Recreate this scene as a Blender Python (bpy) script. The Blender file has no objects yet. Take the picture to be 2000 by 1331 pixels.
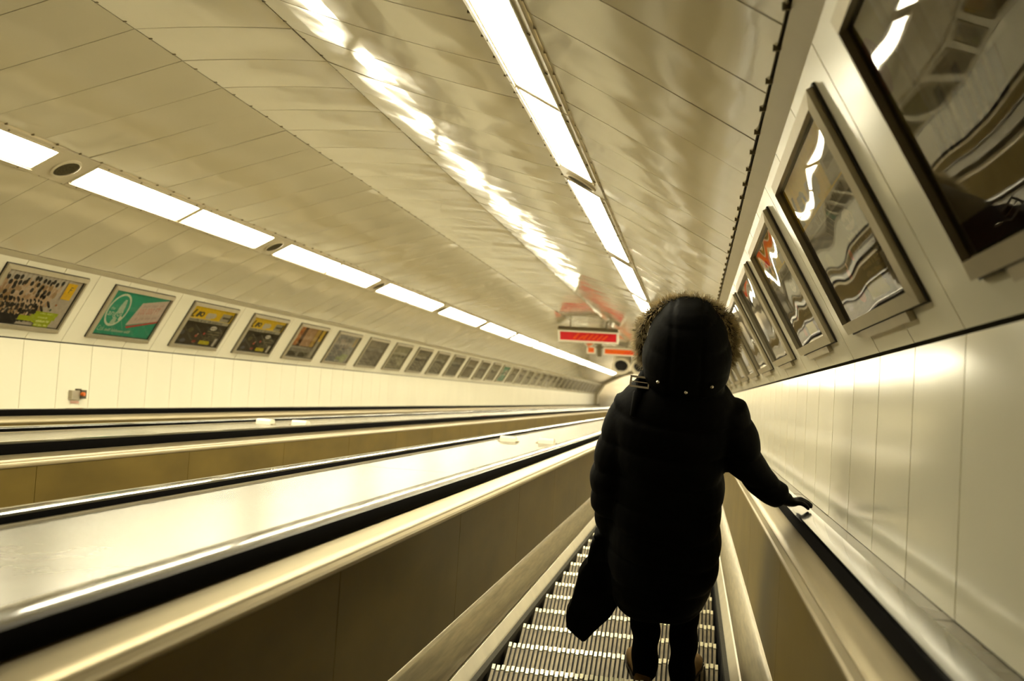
import bpy, bmesh, math, random
from mathutils import Matrix, Vector
random.seed(7)
S = bpy.context.scene
COL = S.collection

# ------------------------------------------------------------------ frame of the place
# the tunnel runs 30 degrees downhill.  (x, s, n): x to the right, s downhill along the axis, n at right angles to the slope
INC = math.radians(30)
TILT = Matrix.Rotation(-INC, 4, 'X')

# ------------------------------------------------------------------ camera
def make_camera():
    f, vx, vy, xvy = 2000.0, 355.0, 123.5, 60.0 - 665.5      # focal length in px of a 2000 px frame; slope direction and level direction
    A = Vector((vx, vy, f)).normalized()
    X = -Vector((-(f * f + vy * xvy) / vx, xvy, f)).normalized()
    N = X.cross(A)
    if N.y > 0: N = -N
    M = Matrix((X, A, N))                                     # camera (right, down, forward) -> tunnel (x, s, n)
    R = TILT.to_3x3() @ M
    r, d, fw = R.col[0], R.col[1], R.col[2]
    cam = bpy.data.cameras.new('camera'); o = bpy.data.objects.new('camera', cam); COL.objects.link(o)
    o.matrix_world = Matrix((r, -d, -fw)).transposed().to_4x4()
    cam.sensor_width = 36.0; cam.lens = 36.0 * f / 2000.0
    cam.clip_start = 0.02; cam.clip_end = 300
    cam.dof.use_dof = True; cam.dof.focus_distance = 4.3; cam.dof.aperture_fstop = 3.2
    S.camera = o
make_camera()

# ------------------------------------------------------------------ world, exposure
W = bpy.data.worlds.new('world'); S.world = W; W.use_nodes = True
W.node_tree.nodes['Background'].inputs[0].default_value = (0.05, 0.042, 0.025, 1)
W.node_tree.nodes['Background'].inputs[1].default_value = 0.2
S.view_settings.view_transform = 'Standard'; S.view_settings.look = 'None'
S.view_settings.gamma = 1.0; S.view_settings.use_curve_mapping = False
S.view_settings.exposure = 0.0
LAMP = 40.0
LAMP_COL = (1.0, 0.915, 0.65)

# ------------------------------------------------------------------ materials
MATS = {}
def mat(name, col, rough=0.5, metal=0.0, noise=None, bump=None, emit=None, coat=0.0, spec=0.5):
    """noise = (scale, amount, stretch) colour variation; bump = (scale, strength, distance)"""
    if name in MATS: return MATS[name]
    m = bpy.data.materials.new(name); m.use_nodes = True
    nt = m.node_tree; b = nt.nodes['Principled BSDF']
    b.inputs['Base Color'].default_value = (*col, 1); b.inputs['Roughness'].default_value = rough
    b.inputs['Metallic'].default_value = metal; b.inputs['Specular IOR Level'].default_value = spec
    b.inputs['Coat Weight'].default_value = coat; b.inputs['Coat Roughness'].default_value = 0.06
    tc = None
    if noise or bump:
        tc = nt.nodes.new('ShaderNodeTexCoord')
    if noise:
        mp = nt.nodes.new('ShaderNodeMapping'); mp.inputs['Scale'].default_value = noise[2] if len(noise) > 2 else (1, 1, 1)
        nt.links.new(tc.outputs['Object'], mp.inputs[0])
        n = nt.nodes.new('ShaderNodeTexNoise'); n.inputs['Scale'].default_value = noise[0]; n.inputs['Detail'].default_value = 5
        nt.links.new(mp.outputs[0], n.inputs['Vector'])
        r = nt.nodes.new('ShaderNodeValToRGB')
        a = noise[1]
        r.color_ramp.elements[0].position = 0.3; r.color_ramp.elements[1].position = 0.7
        r.color_ramp.elements[0].color = (*[max(0, c * (1 - a)) for c in col], 1)
        r.color_ramp.elements[1].color = (*[min(1, c * (1 + a)) for c in col], 1)
        nt.links.new(n.outputs['Fac'], r.inputs[0]); nt.links.new(r.outputs[0], b.inputs['Base Color'])
    if bump:
        n = nt.nodes.new('ShaderNodeTexNoise'); n.inputs['Scale'].default_value = bump[0]; n.inputs['Detail'].default_value = bump[3] if len(bump) > 3 else 1.5
        info = nt.nodes.new('ShaderNodeObjectInfo')
        add = nt.nodes.new('ShaderNodeVectorMath'); add.operation = 'ADD'
        mul = nt.nodes.new('ShaderNodeMath'); mul.operation = 'MULTIPLY'; mul.inputs[1].default_value = 37.0
        nt.links.new(info.outputs['Random'], mul.inputs[0])
        nt.links.new(tc.outputs['Object'], add.inputs[0]); nt.links.new(mul.outputs[0], add.inputs[1])
        nt.links.new(add.outputs[0], n.inputs['Vector'])
        bp = nt.nodes.new('ShaderNodeBump'); bp.inputs['Strength'].default_value = bump[1]; bp.inputs['Distance'].default_value = bump[2]
        nt.links.new(n.outputs['Fac'], bp.inputs['Height']); nt.links.new(bp.outputs[0], b.inputs['Normal'])
    if emit:
        b.inputs['Emission Color'].default_value = (*emit[0], 1); b.inputs['Emission Strength'].default_value = emit[1]
    MATS[name] = m
    return m

def glass_mat(name, bump, refl=1.0):
    if name in MATS: return MATS[name]
    m = bpy.data.materials.new(name); m.use_nodes = True; nt = m.node_tree
    nt.nodes.remove(nt.nodes['Principled BSDF']); out = nt.nodes['Material Output']
    tr = nt.nodes.new('ShaderNodeBsdfTransparent'); tr.inputs[0].default_value = (0.93, 0.94, 0.9, 1)
    gl = nt.nodes.new('ShaderNodeBsdfGlossy'); gl.inputs['Roughness'].default_value = 0.02
    fr = nt.nodes.new('ShaderNodeFresnel'); fr.inputs[0].default_value = 1.5 if refl == 1.0 else refl
    mx = nt.nodes.new('ShaderNodeMixShader')
    tc = nt.nodes.new('ShaderNodeTexCoord'); info = nt.nodes.new('ShaderNodeObjectInfo')
    mul = nt.nodes.new('ShaderNodeMath'); mul.operation = 'MULTIPLY'; mul.inputs[1].default_value = 53.0
    add = nt.nodes.new('ShaderNodeVectorMath'); add.operation = 'ADD'
    nt.links.new(info.outputs['Random'], mul.inputs[0]); nt.links.new(tc.outputs['Object'], add.inputs[0]); nt.links.new(mul.outputs[0], add.inputs[1])
    n = nt.nodes.new('ShaderNodeTexNoise'); n.inputs['Scale'].default_value = bump[0]; n.inputs['Detail'].default_value = 0.6
    nt.links.new(add.outputs[0], n.inputs['Vector'])
    bp = nt.nodes.new('ShaderNodeBump'); bp.inputs['Strength'].default_value = bump[1]; bp.inputs['Distance'].default_value = bump[2]
    nt.links.new(n.outputs['Fac'], bp.inputs['Height'])
    nt.links.new(bp.outputs[0], gl.inputs['Normal']); nt.links.new(bp.outputs[0], fr.inputs['Normal'])
    nt.links.new(fr.outputs[0], mx.inputs[0]); nt.links.new(tr.outputs[0], mx.inputs[1]); nt.links.new(gl.outputs[0], mx.inputs[2])
    nt.links.new(mx.outputs[0], out.inputs[0])
    MATS[name] = m
    return m

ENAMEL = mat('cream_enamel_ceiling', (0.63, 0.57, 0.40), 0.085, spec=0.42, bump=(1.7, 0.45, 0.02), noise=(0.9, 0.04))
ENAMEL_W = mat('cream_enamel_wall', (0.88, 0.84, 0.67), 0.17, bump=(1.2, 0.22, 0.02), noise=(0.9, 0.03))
TRIM = mat('beige_trim', (0.55, 0.49, 0.34), 0.4, noise=(3, 0.05))
VOID = mat('dark_cavity', (0.05, 0.04, 0.02), 0.9, noise=(5, 0.2))
BROWN = mat('bronze_lacquer_panel', (0.15, 0.103, 0.022), 0.42, noise=(4, 0.2, (1, 0.4, 1)), bump=(9, 0.1, 0.004), spec=0.2)
ALU = mat('satin_champagne_metal', (0.46, 0.39, 0.245), 0.42, 0.55, noise=(6, 0.08, (8, .3, 8)))
ALU_D = mat('worn_roll_metal', (0.40, 0.345, 0.22), 0.34, 0.75, noise=(12, 0.22, (6, .4, 6)), bump=(30, 0.1, 0.003))
STRIP = mat('bright_edge_metal', (0.92, 0.85, 0.68), 0.4, 0.2, noise=(8, 0.05))
RUBBER = mat('black_glossy_rubber', (0.004, 0.0035, 0.003), 0.16, coat=1.0, noise=(20, 0.2), spec=0.25)
RUBBER_M = mat('matte_black_rubber', (0.0025, 0.002, 0.0018), 0.8, noise=(30, 0.2), spec=0.03)
RAIL_D = mat('dull_rail_edge', (0.16, 0.13, 0.07), 0.5, 0.3, noise=(10, 0.1))
BRUSH = mat('dark_bristle', (0.05, 0.045, 0.03), 0.9, noise=(60, 0.6, (1, 12, 1)))
DECK = mat('polished_deck_metal', (0.27, 0.243, 0.175), 0.27, 0.3, noise=(3.5, 0.16, (1, .6, 1)), bump=(2.5, 0.25, 0.01))
CLEAT = mat('grey_cast_aluminium', (0.20, 0.165, 0.105), 0.5, 0.4, noise=(14, 0.3))
NOSE = mat('worn_bright_nosing', (0.95, 0.86, 0.62), 0.35, 0.25, noise=(30, 0.12))
STEPB = mat('black_step_body', (0.012, 0.010, 0.008), 0.7, noise=(9, 0.3))
FRAME = mat('grey_poster_frame', (0.46, 0.405, 0.28), 0.38, 0.35, noise=(10, 0.06))
FRAME_D = mat('dark_frame_rebate', (0.03, 0.022, 0.012), 0.6, noise=(10, 0.2))
LIGHT = mat('lit_diffuser', (0.9, 0.85, 0.7), 0.4, emit=(LAMP_COL, LAMP), noise=(2, 0.01))
GRILLE = mat('olive_speaker_grille', (0.10, 0.08, 0.035), 0.7, noise=(200, 0.6))
PLATE = mat('speaker_plate', (0.60, 0.53, 0.37), 0.3, noise=(3, 0.04))
CLIP = mat('dark_clip', (0.20, 0.16, 0.08), 0.6, noise=(10, 0.2))

# ------------------------------------------------------------------ mesh helpers
def mesh_obj(name, bm, material, parent=None, smooth=False, mats=None):
    me = bpy.data.meshes.new(name)
    bm.normal_update(); bm.to_mesh(me); bm.free()
    if smooth:
        for p in me.polygons: p.use_smooth = True
    for m in (mats or [material]): me.materials.append(m)
    return link(name, me, parent)
def link(name, me, parent=None):
    o = bpy.data.objects.new(name, me); COL.objects.link(o)
    if parent is not None: o.parent = parent
    return o
def tag(o, label=None, cat=None, group=None, kind=None):
    if label: o['label'] = label
    if cat: o['category'] = cat
    if group: o['group'] = group
    if kind: o['kind'] = kind
    return o
def empty(name, p=(0, 0, 0), tilt=True, extra=None):
    o = bpy.data.objects.new(name, None); COL.objects.link(o); o.empty_display_size = 0.1
    put(o, p, tilt, extra); return o
def put(o, p=(0, 0, 0), tilt=True, extra=None):
    m = Matrix.Translation(p)
    if extra is not None: m = m @ extra
    o.matrix_world = (TILT @ m) if tilt else m
    return o
def box(bm, a, b, mi=0):
    x0, y0, z0 = a; x1, y1, z1 = b
    v = [bm.verts.new(c) for c in ((x0,y0,z0),(x1,y0,z0),(x1,y1,z0),(x0,y1,z0),(x0,y0,z1),(x1,y0,z1),(x1,y1,z1),(x0,y1,z1))]
    for q in ((3,2,1,0),(4,5,6,7),(0,1,5,4),(1,2,6,5),(2,3,7,6),(3,0,4,7)):
        f = bm.faces.new([v[i] for i in q]); f.material_index = mi
    return v
def extrude(bm, prof, s0, s1, caps=True):
    """closed profile of (x, n) points pulled along s"""
    a = [bm.verts.new((x, s0, n)) for x, n in prof]; b = [bm.verts.new((x, s1, n)) for x, n in prof]
    k = len(prof)
    for i in range(k):
        j = (i + 1) % k
        bm.faces.new((a[i], a[j], b[j], b[i]))
    if caps:
        bm.faces.new(a[::-1]); bm.faces.new(b)
    bmesh.ops.recalc_face_normals(bm, faces=bm.faces[:])
def sheet(p0, p1, th, sag=0.0, seg=1):
    """closed profile of a panel from p0 to p1 (x, n), thickness th outwards (left of p0->p1), bulging by sag outwards"""
    a, b = Vector(p0), Vector(p1); d = (b - a).normalized(); o = Vector((d.y, -d.x))
    front = []
    for i in range(seg + 1):
        t = i / seg
        front.append(a.lerp(b, t) + o * (sag * 4 * t * (1 - t)))
    back = [q + o * th for q in front][::-1]
    return [tuple(q) for q in front + back]
def inset(p0, p1, g0, g1=None):
    a, b = Vector(p0), Vector(p1); d = (b - a).normalized(); g1 = g0 if g1 is None else g1
    return tuple(a + d * g0), tuple(b - d * g1)
def frame_from(p0, p1, s, flip=False):
    """4x4 in tunnel coordinates: local X across from p0 to p1 or along s, see callers"""
    a, b = Vector(p0), Vector(p1)
    return a, b

# ------------------------------------------------------------------ cross-section of the tunnel (x, n), mirrored about CX
CX = -2.51
S0, S1 = -3.0, 60.0
RING, R0 = 0.5, 0.26                       # panel joints at s = R0 + k * RING
NEAR = 18.0                                # panels nearer than this are single pieces
def mir(p): return (2 * CX - p[0], p[1])
WB, WT = (0.55, -0.41), (0.55, 0.186)      # right wall foot and top
AT, JT = (0.21, 0.797), (0.154, 0.833)     # top of poster band, ceiling joint
LO, LI = (-0.611, 1.2525), (-0.8905, 1.404)  # light strip outer / inner edge
CR = (-2.08, 1.747)                        # crown joint

def panels(parent, name, p0, p1, material, sag=0.0, seg=1, g=0.004, g_end=None, s_from=S0, s_to=S1, wob=0.003, smooth=False):
    a, b = inset(p0, p1, *(g_end or (g, g)))
    prof = sheet(a, b, 0.018, sag, seg)
    bm = bmesh.new(); extrude(bm, prof, 0.004, RING - 0.004)
    me = bpy.data.meshes.new(name); bm.to_mesh(me); bm.free(); me.materials.append(material)
    k = math.ceil((s_from - R0) / RING)
    mid = (Vector(a) + Vector(b)) / 2
    rest = bmesh.new()
    while R0 + (k + 1) * RING <= s_to + 0.01:
        s = R0 + k * RING
        if 0.0 < s + RING and s < NEAR:
            o = link(name, me, parent)
            w = random.uniform(-1, 1) * wob; w2 = random.uniform(-1, 1) * wob
            c = Vector((mid.x, s + RING / 2, mid.y)); c0 = Vector((mid.x, RING / 2, mid.y))
            o.matrix_local = Matrix.Translation(c) @ Matrix.Rotation(w, 4, 'X') @ Matrix.Rotation(w2, 4, 'Y') @ Matrix.Translation(-c0)
        else:
            w = random.uniform(-1, 1) * wob
            n0 = len(rest.verts)
            extrude(rest, prof, s + 0.003, s + RING - 0.003)
            rest.verts.ensure_lookup_table()
            c = Vector((mid.x, s + RING / 2, mid.y)); rm = Matrix.Translation(c) @ Matrix.Rotation(w, 4, 'X') @ Matrix.Translation(-c)
            bmesh.ops.transform(rest, matrix=rm, verts=rest.verts[n0:])
        k += 1
    if len(rest.verts):
        o = mesh_obj('distant_' + name + 's', rest, material, parent); o['kind'] = 'stuff'
    else: rest.free()

# ceiling
bm = bmesh.new()
off = 0.05
prof = [JT, LO, LI, CR, mir(CR), mir(LI), mir(LO), mir(JT)]
outer = [(CX + (x - CX) * 1.012, n + off) for x, n in prof]; outer2 = [(x, n + 0.06) for x, n in outer]
extrude(bm, outer + outer2[::-1], S0, S1)
ceiling = mesh_obj('ceiling', bm, VOID); put(ceiling); tag(ceiling, 'cream enamelled panel vault over the escalators', 'ceiling', kind='structure')
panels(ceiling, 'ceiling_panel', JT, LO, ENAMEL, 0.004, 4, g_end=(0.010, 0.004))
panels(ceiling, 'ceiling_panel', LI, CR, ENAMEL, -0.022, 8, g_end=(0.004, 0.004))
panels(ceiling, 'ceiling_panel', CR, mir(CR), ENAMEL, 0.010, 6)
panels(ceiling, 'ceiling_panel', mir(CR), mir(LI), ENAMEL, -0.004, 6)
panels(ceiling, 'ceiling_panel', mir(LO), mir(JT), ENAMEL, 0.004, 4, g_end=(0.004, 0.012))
# joint clips
bm = bmesh.new()
for (x, n), dx in ((JT, -1), (LO, 1), (LI, -1), (CR, 1), (mir(CR), 1), (mir(LI), 1), (mir(LO), -1)):
    s = 0.4
    while s < 24:
        box(bm, (x + (0 if dx > 0 else -0.018), s - 0.004, n - 0.005), (x + (0.018 if dx > 0 else 0), s + 0.004, n + 0.01)); s += 0.25
o = mesh_obj('joint_clips', bm, CLIP, ceiling); o['kind'] = 'stuff'

# walls
def wall(side):
    m = (lambda p: p) if side > 0 else mir
    order = (lambda a, b: (a, b)) if side > 0 else (lambda a, b: (m(b), m(a)))
    bm = bmesh.new()
    back = [(x + 0.035, n) for x, n in (WB, WT)] + [(AT[0] + 0.05, AT[1] + 0.05)]
    back = [(WB[0] + 0.035, -1.9)] + back
    outer = [(x + 0.08, n) for x, n in back]
    pr = [m(p) for p in back + outer[::-1]]
    extrude(bm, pr, S0, S1)
    w = mesh_obj('wall_right' if side > 0 else 'wall_left', bm, VOID); put(w)
    tag(w, 'cream panelled right wall with slanted poster band' if side > 0 else 'bright cream panelled left wall with slanted poster band', 'wall', kind='structure')
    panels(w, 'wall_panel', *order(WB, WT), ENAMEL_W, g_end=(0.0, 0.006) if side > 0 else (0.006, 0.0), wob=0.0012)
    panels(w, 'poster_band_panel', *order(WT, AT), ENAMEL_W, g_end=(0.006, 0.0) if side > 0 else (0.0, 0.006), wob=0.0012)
    bm = bmesh.new(); extrude(bm, [m(p) for p in (AT, JT, (JT[0] + 0.03, JT[1] + 0.05), (AT[0] + 0.06, AT[1] + 0.04))], S0, S1)
    t = mesh_obj('trim_1' if side > 0 else 'trim_2', bm, TRIM); put(t); tag(t, 'beige cornice strip above the right posters' if side > 0 else 'beige cornice strip above the left posters', 'trim', kind='structure')
    return w
wall_right = wall(1); wall_left = wall(-1)

# back of the tunnel behind the camera and the lower end
bm = bmesh.new(); extrude(bm, [(0.7, -1.9), (0.7, 2.2), (2 * CX - 0.7, 2.2), (2 * CX - 0.7, -1.9)], S0 - 0.1, S0)
o = mesh_obj('wall_back', bm, VOID); put(o); tag(o, 'dark wall of the upper hall behind the viewer', 'wall', kind='structure')

# ------------------------------------------------------------------ light strips
def strip_matrix(side, s):
    a, b = (Vector(LI), Vector(LO)) if side > 0 else (Vector(mir(LO)), Vector(mir(LI)))
    d = (b - a).normalized()
    X = Vector((d.x, 0, d.y)); Y = Vector((0, 1, 0)); Z = X.cross(Y)       # Z points out of the vault
    if Z.z > 0: X, Z = X, Z
    c = (a + b) / 2
    R = Matrix((X, Y, Z)).transposed().to_4x4()
    return Matrix.Translation((c.x, s, c.y)) @ R
WS = (Vector(LI) - Vector(LO)).length
def rounded_rect(w, l, r, seg=4):
    pts = []
    for cx, cy, a0 in ((w/2-r, l/2-r, 0), (-w/2+r, l/2-r, 90), (-w/2+r, -l/2+r, 180), (w/2-r, -l/2+r, 270)):
        for i in range(seg + 1):
            a = math.radians(a0 + 90 * i / seg); pts.append((cx + r * math.cos(a), cy + r * math.sin(a)))
    return pts
LEN = 1.54
def light_meshes():
    w, l = WS - 0.008, LEN
    dw, dl = WS * 0.70, 1.49
    bm = bmesh.new()
    # flange frame: four bars with a raised lip
    for a, b in (((-w/2, -l/2, -0.012), (-dw/2, l/2, 0.01)), ((dw/2, -l/2, -0.012), (w/2, l/2, 0.01)),
                 ((-dw/2, -l/2, -0.012), (dw/2, -dl/2, 0.01)), ((-dw/2, dl/2, -0.012), (dw/2, l/2, 0.01))): box(bm, a, b)
    for sx in (-1, 1):
        box(bm, (sx * (dw/2 + 0.012) - 0.004, -l/2, -0.02), (sx * (dw/2 + 0.012) + 0.004, l/2, -0.012))
    fr = bpy.data.meshes.new('frame'); bm.to_mesh(fr); bm.free(); fr.materials.append(PLATE)
    bm = bmesh.new(); pts = rounded_rect(dw - 0.004, dl - 0.004, 0.02)
    a = [bm.verts.new((x, y, -0.010)) for x, y in pts]; b = [bm.verts.new((x, y, 0.006)) for x, y in pts]
    bm.faces.new(a); bm.faces.new(b[::-1])
    for i in range(len(a)): bm.faces.new((a[i], b[i], b[(i+1) % len(a)], a[(i+1) % len(a)]))
    bmesh.ops.recalc_face_normals(bm, faces=bm.faces[:])
    df = bpy.data.meshes.new('diffuser'); bm.to_mesh(df); bm.free(); df.materials.append(LIGHT)
    bm = bmesh.new()
    for sx in (-1, 1):
        for i in range(4): 
            y = -l/2 + 0.12 + i * (l - 0.24) / 3
            bmesh.ops.create_cone(bm, cap_ends=True, segments=8, radius1=0.007, radius2=0.007, depth=0.006, matrix=Matrix.Translation((sx * (w/2 - 0.018), y, -0.014)))
    sc = bpy.data.meshes.new('screw'); bm.to_mesh(sc); bm.free(); sc.materials.append(CLIP)
    return fr, df, sc
FR, DF, SC = light_meshes()
def speaker_meshes():
    g = 0.42; w = WS - 0.008
    bm = bmesh.new(); box(bm, (-w/2, -g/2, -0.008), (w/2, g/2, 0.01))
    pl = bpy.data.meshes.new('plate'); bm.to_mesh(pl); bm.free(); pl.materials.append(PLATE)
    bm = bmesh.new(); bmesh.ops.create_cone(bm, cap_ends=True, segments=40, radius1=0.088, radius2=0.088, depth=0.008, matrix=Matrix.Translation((0, 0, -0.012)))
    for i in range(-5, 6):
        h = math.sqrt(max(0, 0.08**2 - (i * 0.015)**2)); box(bm, (-h, i*0.015 - 0.003, -0.019), (h, i*0.015 + 0.003, -0.015))
    gr = bpy.data.meshes.new('grille'); bm.to_mesh(gr); bm.free(); gr.materials.append(GRILLE)
    bm = bmesh.new()
    n = 40
    rings = [[bm.verts.new((r * math.cos(2*math.pi*i/n), r * math.sin(2*math.pi*i/n), z)) for i in range(n)] for r, z in ((0.088, -0.008), (0.088, -0.022), (0.104, -0.018), (0.106, -0.008))]
    for q in range(3):
        for i in range(n): bm.faces.new((rings[q][i], rings[q][(i+1) % n], rings[q+1][(i+1) % n], rings[q+1][i]))
    bmesh.ops.recalc_face_normals(bm, faces=bm.faces[:])
    rg = bpy.data.meshes.new('rim'); bm.to_mesh(rg); bm.free(); rg.materials.append(PLATE)
    return pl, gr, rg
PL, GR, RG = speaker_meshes()
ORD = ['first', 'second', 'third', 'fourth', 'fifth', 'sixth', 'seventh', 'eighth']
for side in (1, -1):
    nm = 'right' if side > 0 else 'left'
    cnt = 0; spk = 0
    base = 2.93; k = 0
    while base + k * 3.5 + 3.2 < 57:
        b0 = base + k * 3.5
        for q in range(2):
            e = empty('ceiling_light', (0, 0, 0)); e.matrix_world = TILT @ strip_matrix(side, b0 + 0.75 + q * 1.56)
            for nmn, me in (('frame', FR), ('diffuser', DF), ('screws', SC)):
                c = link(nmn, me, e)
                if nmn == 'screws': c['kind'] = 'stuff'
            first = 1 if side > 0 else 2
            i = cnt - (0 if side > 0 else 1)
            if cnt < 6 and i >= 0:
                lab = '%s lit white ceiling light panel from the near end of the %s strip' % (ORD[i], nm)
            elif i < 0:
                lab = 'lit light panel out of view before the left strip'
            else:
                lab = 'small lit ceiling light panel in the far run of the %s strip' % nm
            tag(e, lab, 'light', '%s strip of ceiling lights' % nm); cnt += 1
        sp = empty('ceiling_speaker', (0, 0, 0)); sp.matrix_world = TILT @ strip_matrix(side, b0 + 3.29)
        for nmn, me in (('plate', PL), ('grille', GR), ('rim', RG)): link(nmn, me, sp)
        tag(sp, ('%s round olive speaker grille between lights of the %s strip' % (ORD[spk], nm)) if spk < 3 else 'tiny round speaker in the far run of the %s light strip' % nm, 'speaker', 'speakers in the %s light strip' % nm); spk += 1
        k += 1
    # plain cover plates before and after the lit run
    for a, b in ((S0, 2.9), (base + k * 3.5, S1)):
        bm = bmesh.new(); box(bm, (-WS/2 + 0.004, 0, -0.006), (WS/2 - 0.004, b - a - 0.05, 0.01))
        o = mesh_obj('strip_cover', bm, PLATE, ceiling); o.matrix_local = strip_matrix(side, a)

# ------------------------------------------------------------------ escalators
EC = [-0.283, -2.423, -4.563]
EN = ['near right', 'middle', 'far left']
STEP_N, STEP_PITCH, STEP_S = -1.15, 0.4025, 4.308
DECK_N = -0.412
def side_parts(esc, c, sg, sk, seams, who):
    """one balustrade side; sg=+1 right of the steps, -1 left; sk half distance of the skirt edge"""
    P = lambda pts: [(c + sg * d, n) for d, n in pts]
    def ex(name, pts, m, smooth=False):
        bm = bmesh.new(); extrude(bm, P(pts), S0, 58.0)
        o = mesh_obj(name, bm, m, esc, True); o.data.set_sharp_from_angle(angle=math.radians(38))
        return o
    for a, b in zip(seams[:-1], seams[1:]):
        bm = bmesh.new(); extrude(bm, P([(0.590, -0.915), (0.590, -0.472), (0.603, -0.472), (0.603, -0.915)]), a + 0.002, b - 0.002)
        mesh_obj('side_panel', bm, BROWN, esc)
    ex('panel_backing', [(0.605, -1.5), (0.605, -0.475), (0.64, -0.475), (0.64, -1.5)], VOID)
    ex('lower_moulding', [(0.604, -0.487), (0.586, -0.487), (0.581, -0.481), (0.581, -0.474), (0.586, -0.468), (0.604, -0.466)], ALU)
    ex('cornice', [(0.606, -0.49), (0.606, -0.468), (0.611, -0.461), (0.630, -0.454), (0.655, -0.445), (0.676, -0.438), (0.70, -0.438), (0.70, -0.49)], ALU)
    ex('outer_rail_strip', [(0.766, -0.45), (0.766, -0.408), (0.769, -0.405), (0.775, -0.406), (0.779, -0.412), (0.779, -0.45)], RAIL_D)
    r = sk + 0.033
    roll = [(0.604, -0.905), (0.594, -0.903)]
    for i in range(13):
        t = i / 12; roll.append((0.588 + (r - 0.588) * t - 0.020 * math.sin(math.pi * t) ** 0.8, -0.905 - 0.165 * t))
    ex('skirt_roll', roll + [(0.604, -1.07)], ALU_D)
    ex('skirt_strip', [(r + 0.004, -1.076), (r - 0.006, -1.078), (sk + 0.004, -1.120), (sk, -1.130), (sk, -1.155), (r + 0.004, -1.155)], STRIP)
    ex('brush_strip', [(sk, -1.134), (sk - 0.018, -1.142), (sk - 0.019, -1.165), (sk, -1.165)], BRUSH)
    ex('skirt_plate', [(sk - 0.006, -1.165), (sk - 0.006, -1.6), (sk + 0.02, -1.6), (sk + 0.02, -1.156)], STEPB)
    bm = bmesh.new()
    hp = [(0.680, -0.437), (0.674, -0.432), (0.671, -0.420), (0.671, -0.398), (0.674, -0.388), (0.680, -0.3825), (0.690, -0.3803), (0.704, -0.3793), (0.716, -0.3790),
          (0.730, -0.3793), (0.744, -0.3803), (0.755, -0.3825), (0.762, -0.388), (0.765, -0.400), (0.764, -0.430), (0.757, -0.437)]
    extrude(bm, P(hp), S0, 58.0)
    for f in bm.faces:
        f.normal_update(); f.material_index = 0 if f.normal.z > 0.35 else 1
    h = mesh_obj('handrail', bm, RUBBER, esc, True, mats=[RUBBER, RUBBER_M]); h['label'] = who
    h.data.set_sharp_from_angle(angle=math.radians(24))
def seam_list(first, pitch):
    l = [first]
    while l[0] > S0: l.insert(0, l[0] - pitch)
    l[0] = S0
    while l[-1] < 58 - pitch: l.append(l[-1] + pitch)
    l[-1] = 58.0
    return l
for i, c in enumerate(EC):
    esc = empty('escalator', (0, 0, 0)); tag(esc, '%s escalator truss with brown side panels and metal mouldings' % EN[i], 'escalator', 'three parallel escalators')
    skl, skr = (0.517, 0.492) if i == 0 else (0.505, 0.505)
    side_parts(esc, c, -1, skl, seam_list(2.56, 1.39) if i == 0 else seam_list(4.37, 1.48), 'glossy black handrail on the left of the %s escalator' % EN[i])
    side_parts(esc, c, 1, skr, seam_list(3.5, 1.71), 'black handrail on the right of the %s escalator' % EN[i])

# steps: level treads with cleats
def step_meshes(w=0.95, n=46, d=0.349, rise=0.2013):
    bm = bmesh.new(); p = w / n
    pr = [(-d - 0.01, -0.012), (-0.004, -0.012), (0.0, -0.03), (-0.006, -rise * 0.6), (-0.025, -rise - 0.03), (-d - 0.01, -rise - 0.03)]
    a = [bm.verts.new((-w/2, y, z)) for y, z in pr]; b = [bm.verts.new((w/2, y, z)) for y, z in pr]
    for i in range(len(pr)): bm.faces.new((a[i], b[i], b[(i+1) % len(pr)], a[(i+1) % len(pr)]))
    bm.faces.new(a[::-1]); bm.faces.new(b); bmesh.ops.recalc_face_normals(bm, faces=bm.faces[:])
    body = bpy.data.meshes.new('tread_body'); bm.to_mesh(body); bm.free(); body.materials.append(STEPB)
    bm = bmesh.new(); bm2 = bmesh.new(); rnd = random.Random(3)
    for i in range(n):
        x = -w/2 + (i + 0.5) * p; hw = p * 0.29
        box(bm, (x - hw, -d, -0.012), (x + hw, -0.026, -0.001 - rnd.random() * 0.001))
        t = 0.0035 if i % 2 else 0.0
        box(bm2, (x - hw * 1.08, -0.024 - (0.006 if i % 2 else 0), -0.02), (x + hw * 1.08, 0.004 - t, 0.0015))
    cl = bpy.data.meshes.new('cleats'); bm.to_mesh(cl); bm.free(); cl.materials.append(CLEAT)
    ns = bpy.data.meshes.new('nosing_teeth'); bm2.to_mesh(ns); bm2.free(); ns.materials.append(NOSE)
    return body, cl, ns
SB, SCL, SNS = step_meshes()
for k in range(-5, 19):
    s = STEP_S + k * STEP_PITCH
    p = TILT @ Vector((-0.303, s, STEP_N))
    e = empty('escalator_step', p, tilt=False)
    for nmn, me in (('tread', SB), ('cleats', SCL), ('nosing_teeth', SNS)):
        o = link(nmn, me, e)
        if nmn != 'tread': o['kind'] = 'stuff'
    if k == 1: lab = 'ribbed grey step the hooded person is standing on'
    elif k == 0: lab = 'ribbed grey step just above the hooded person'
    elif k < 0: lab = 'ribbed grey step below the picture edge behind the person'
    elif k <= 12: lab = '%s ribbed grey step downhill of the hooded person' % (['first','second','third','fourth','fifth','sixth','seventh','eighth','ninth','tenth','eleventh'][k-2])
    else: lab = 'ribbed grey step far downhill hidden by the black coat'
    tag(e, lab, 'step', 'steps of the near right escalator')
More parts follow.
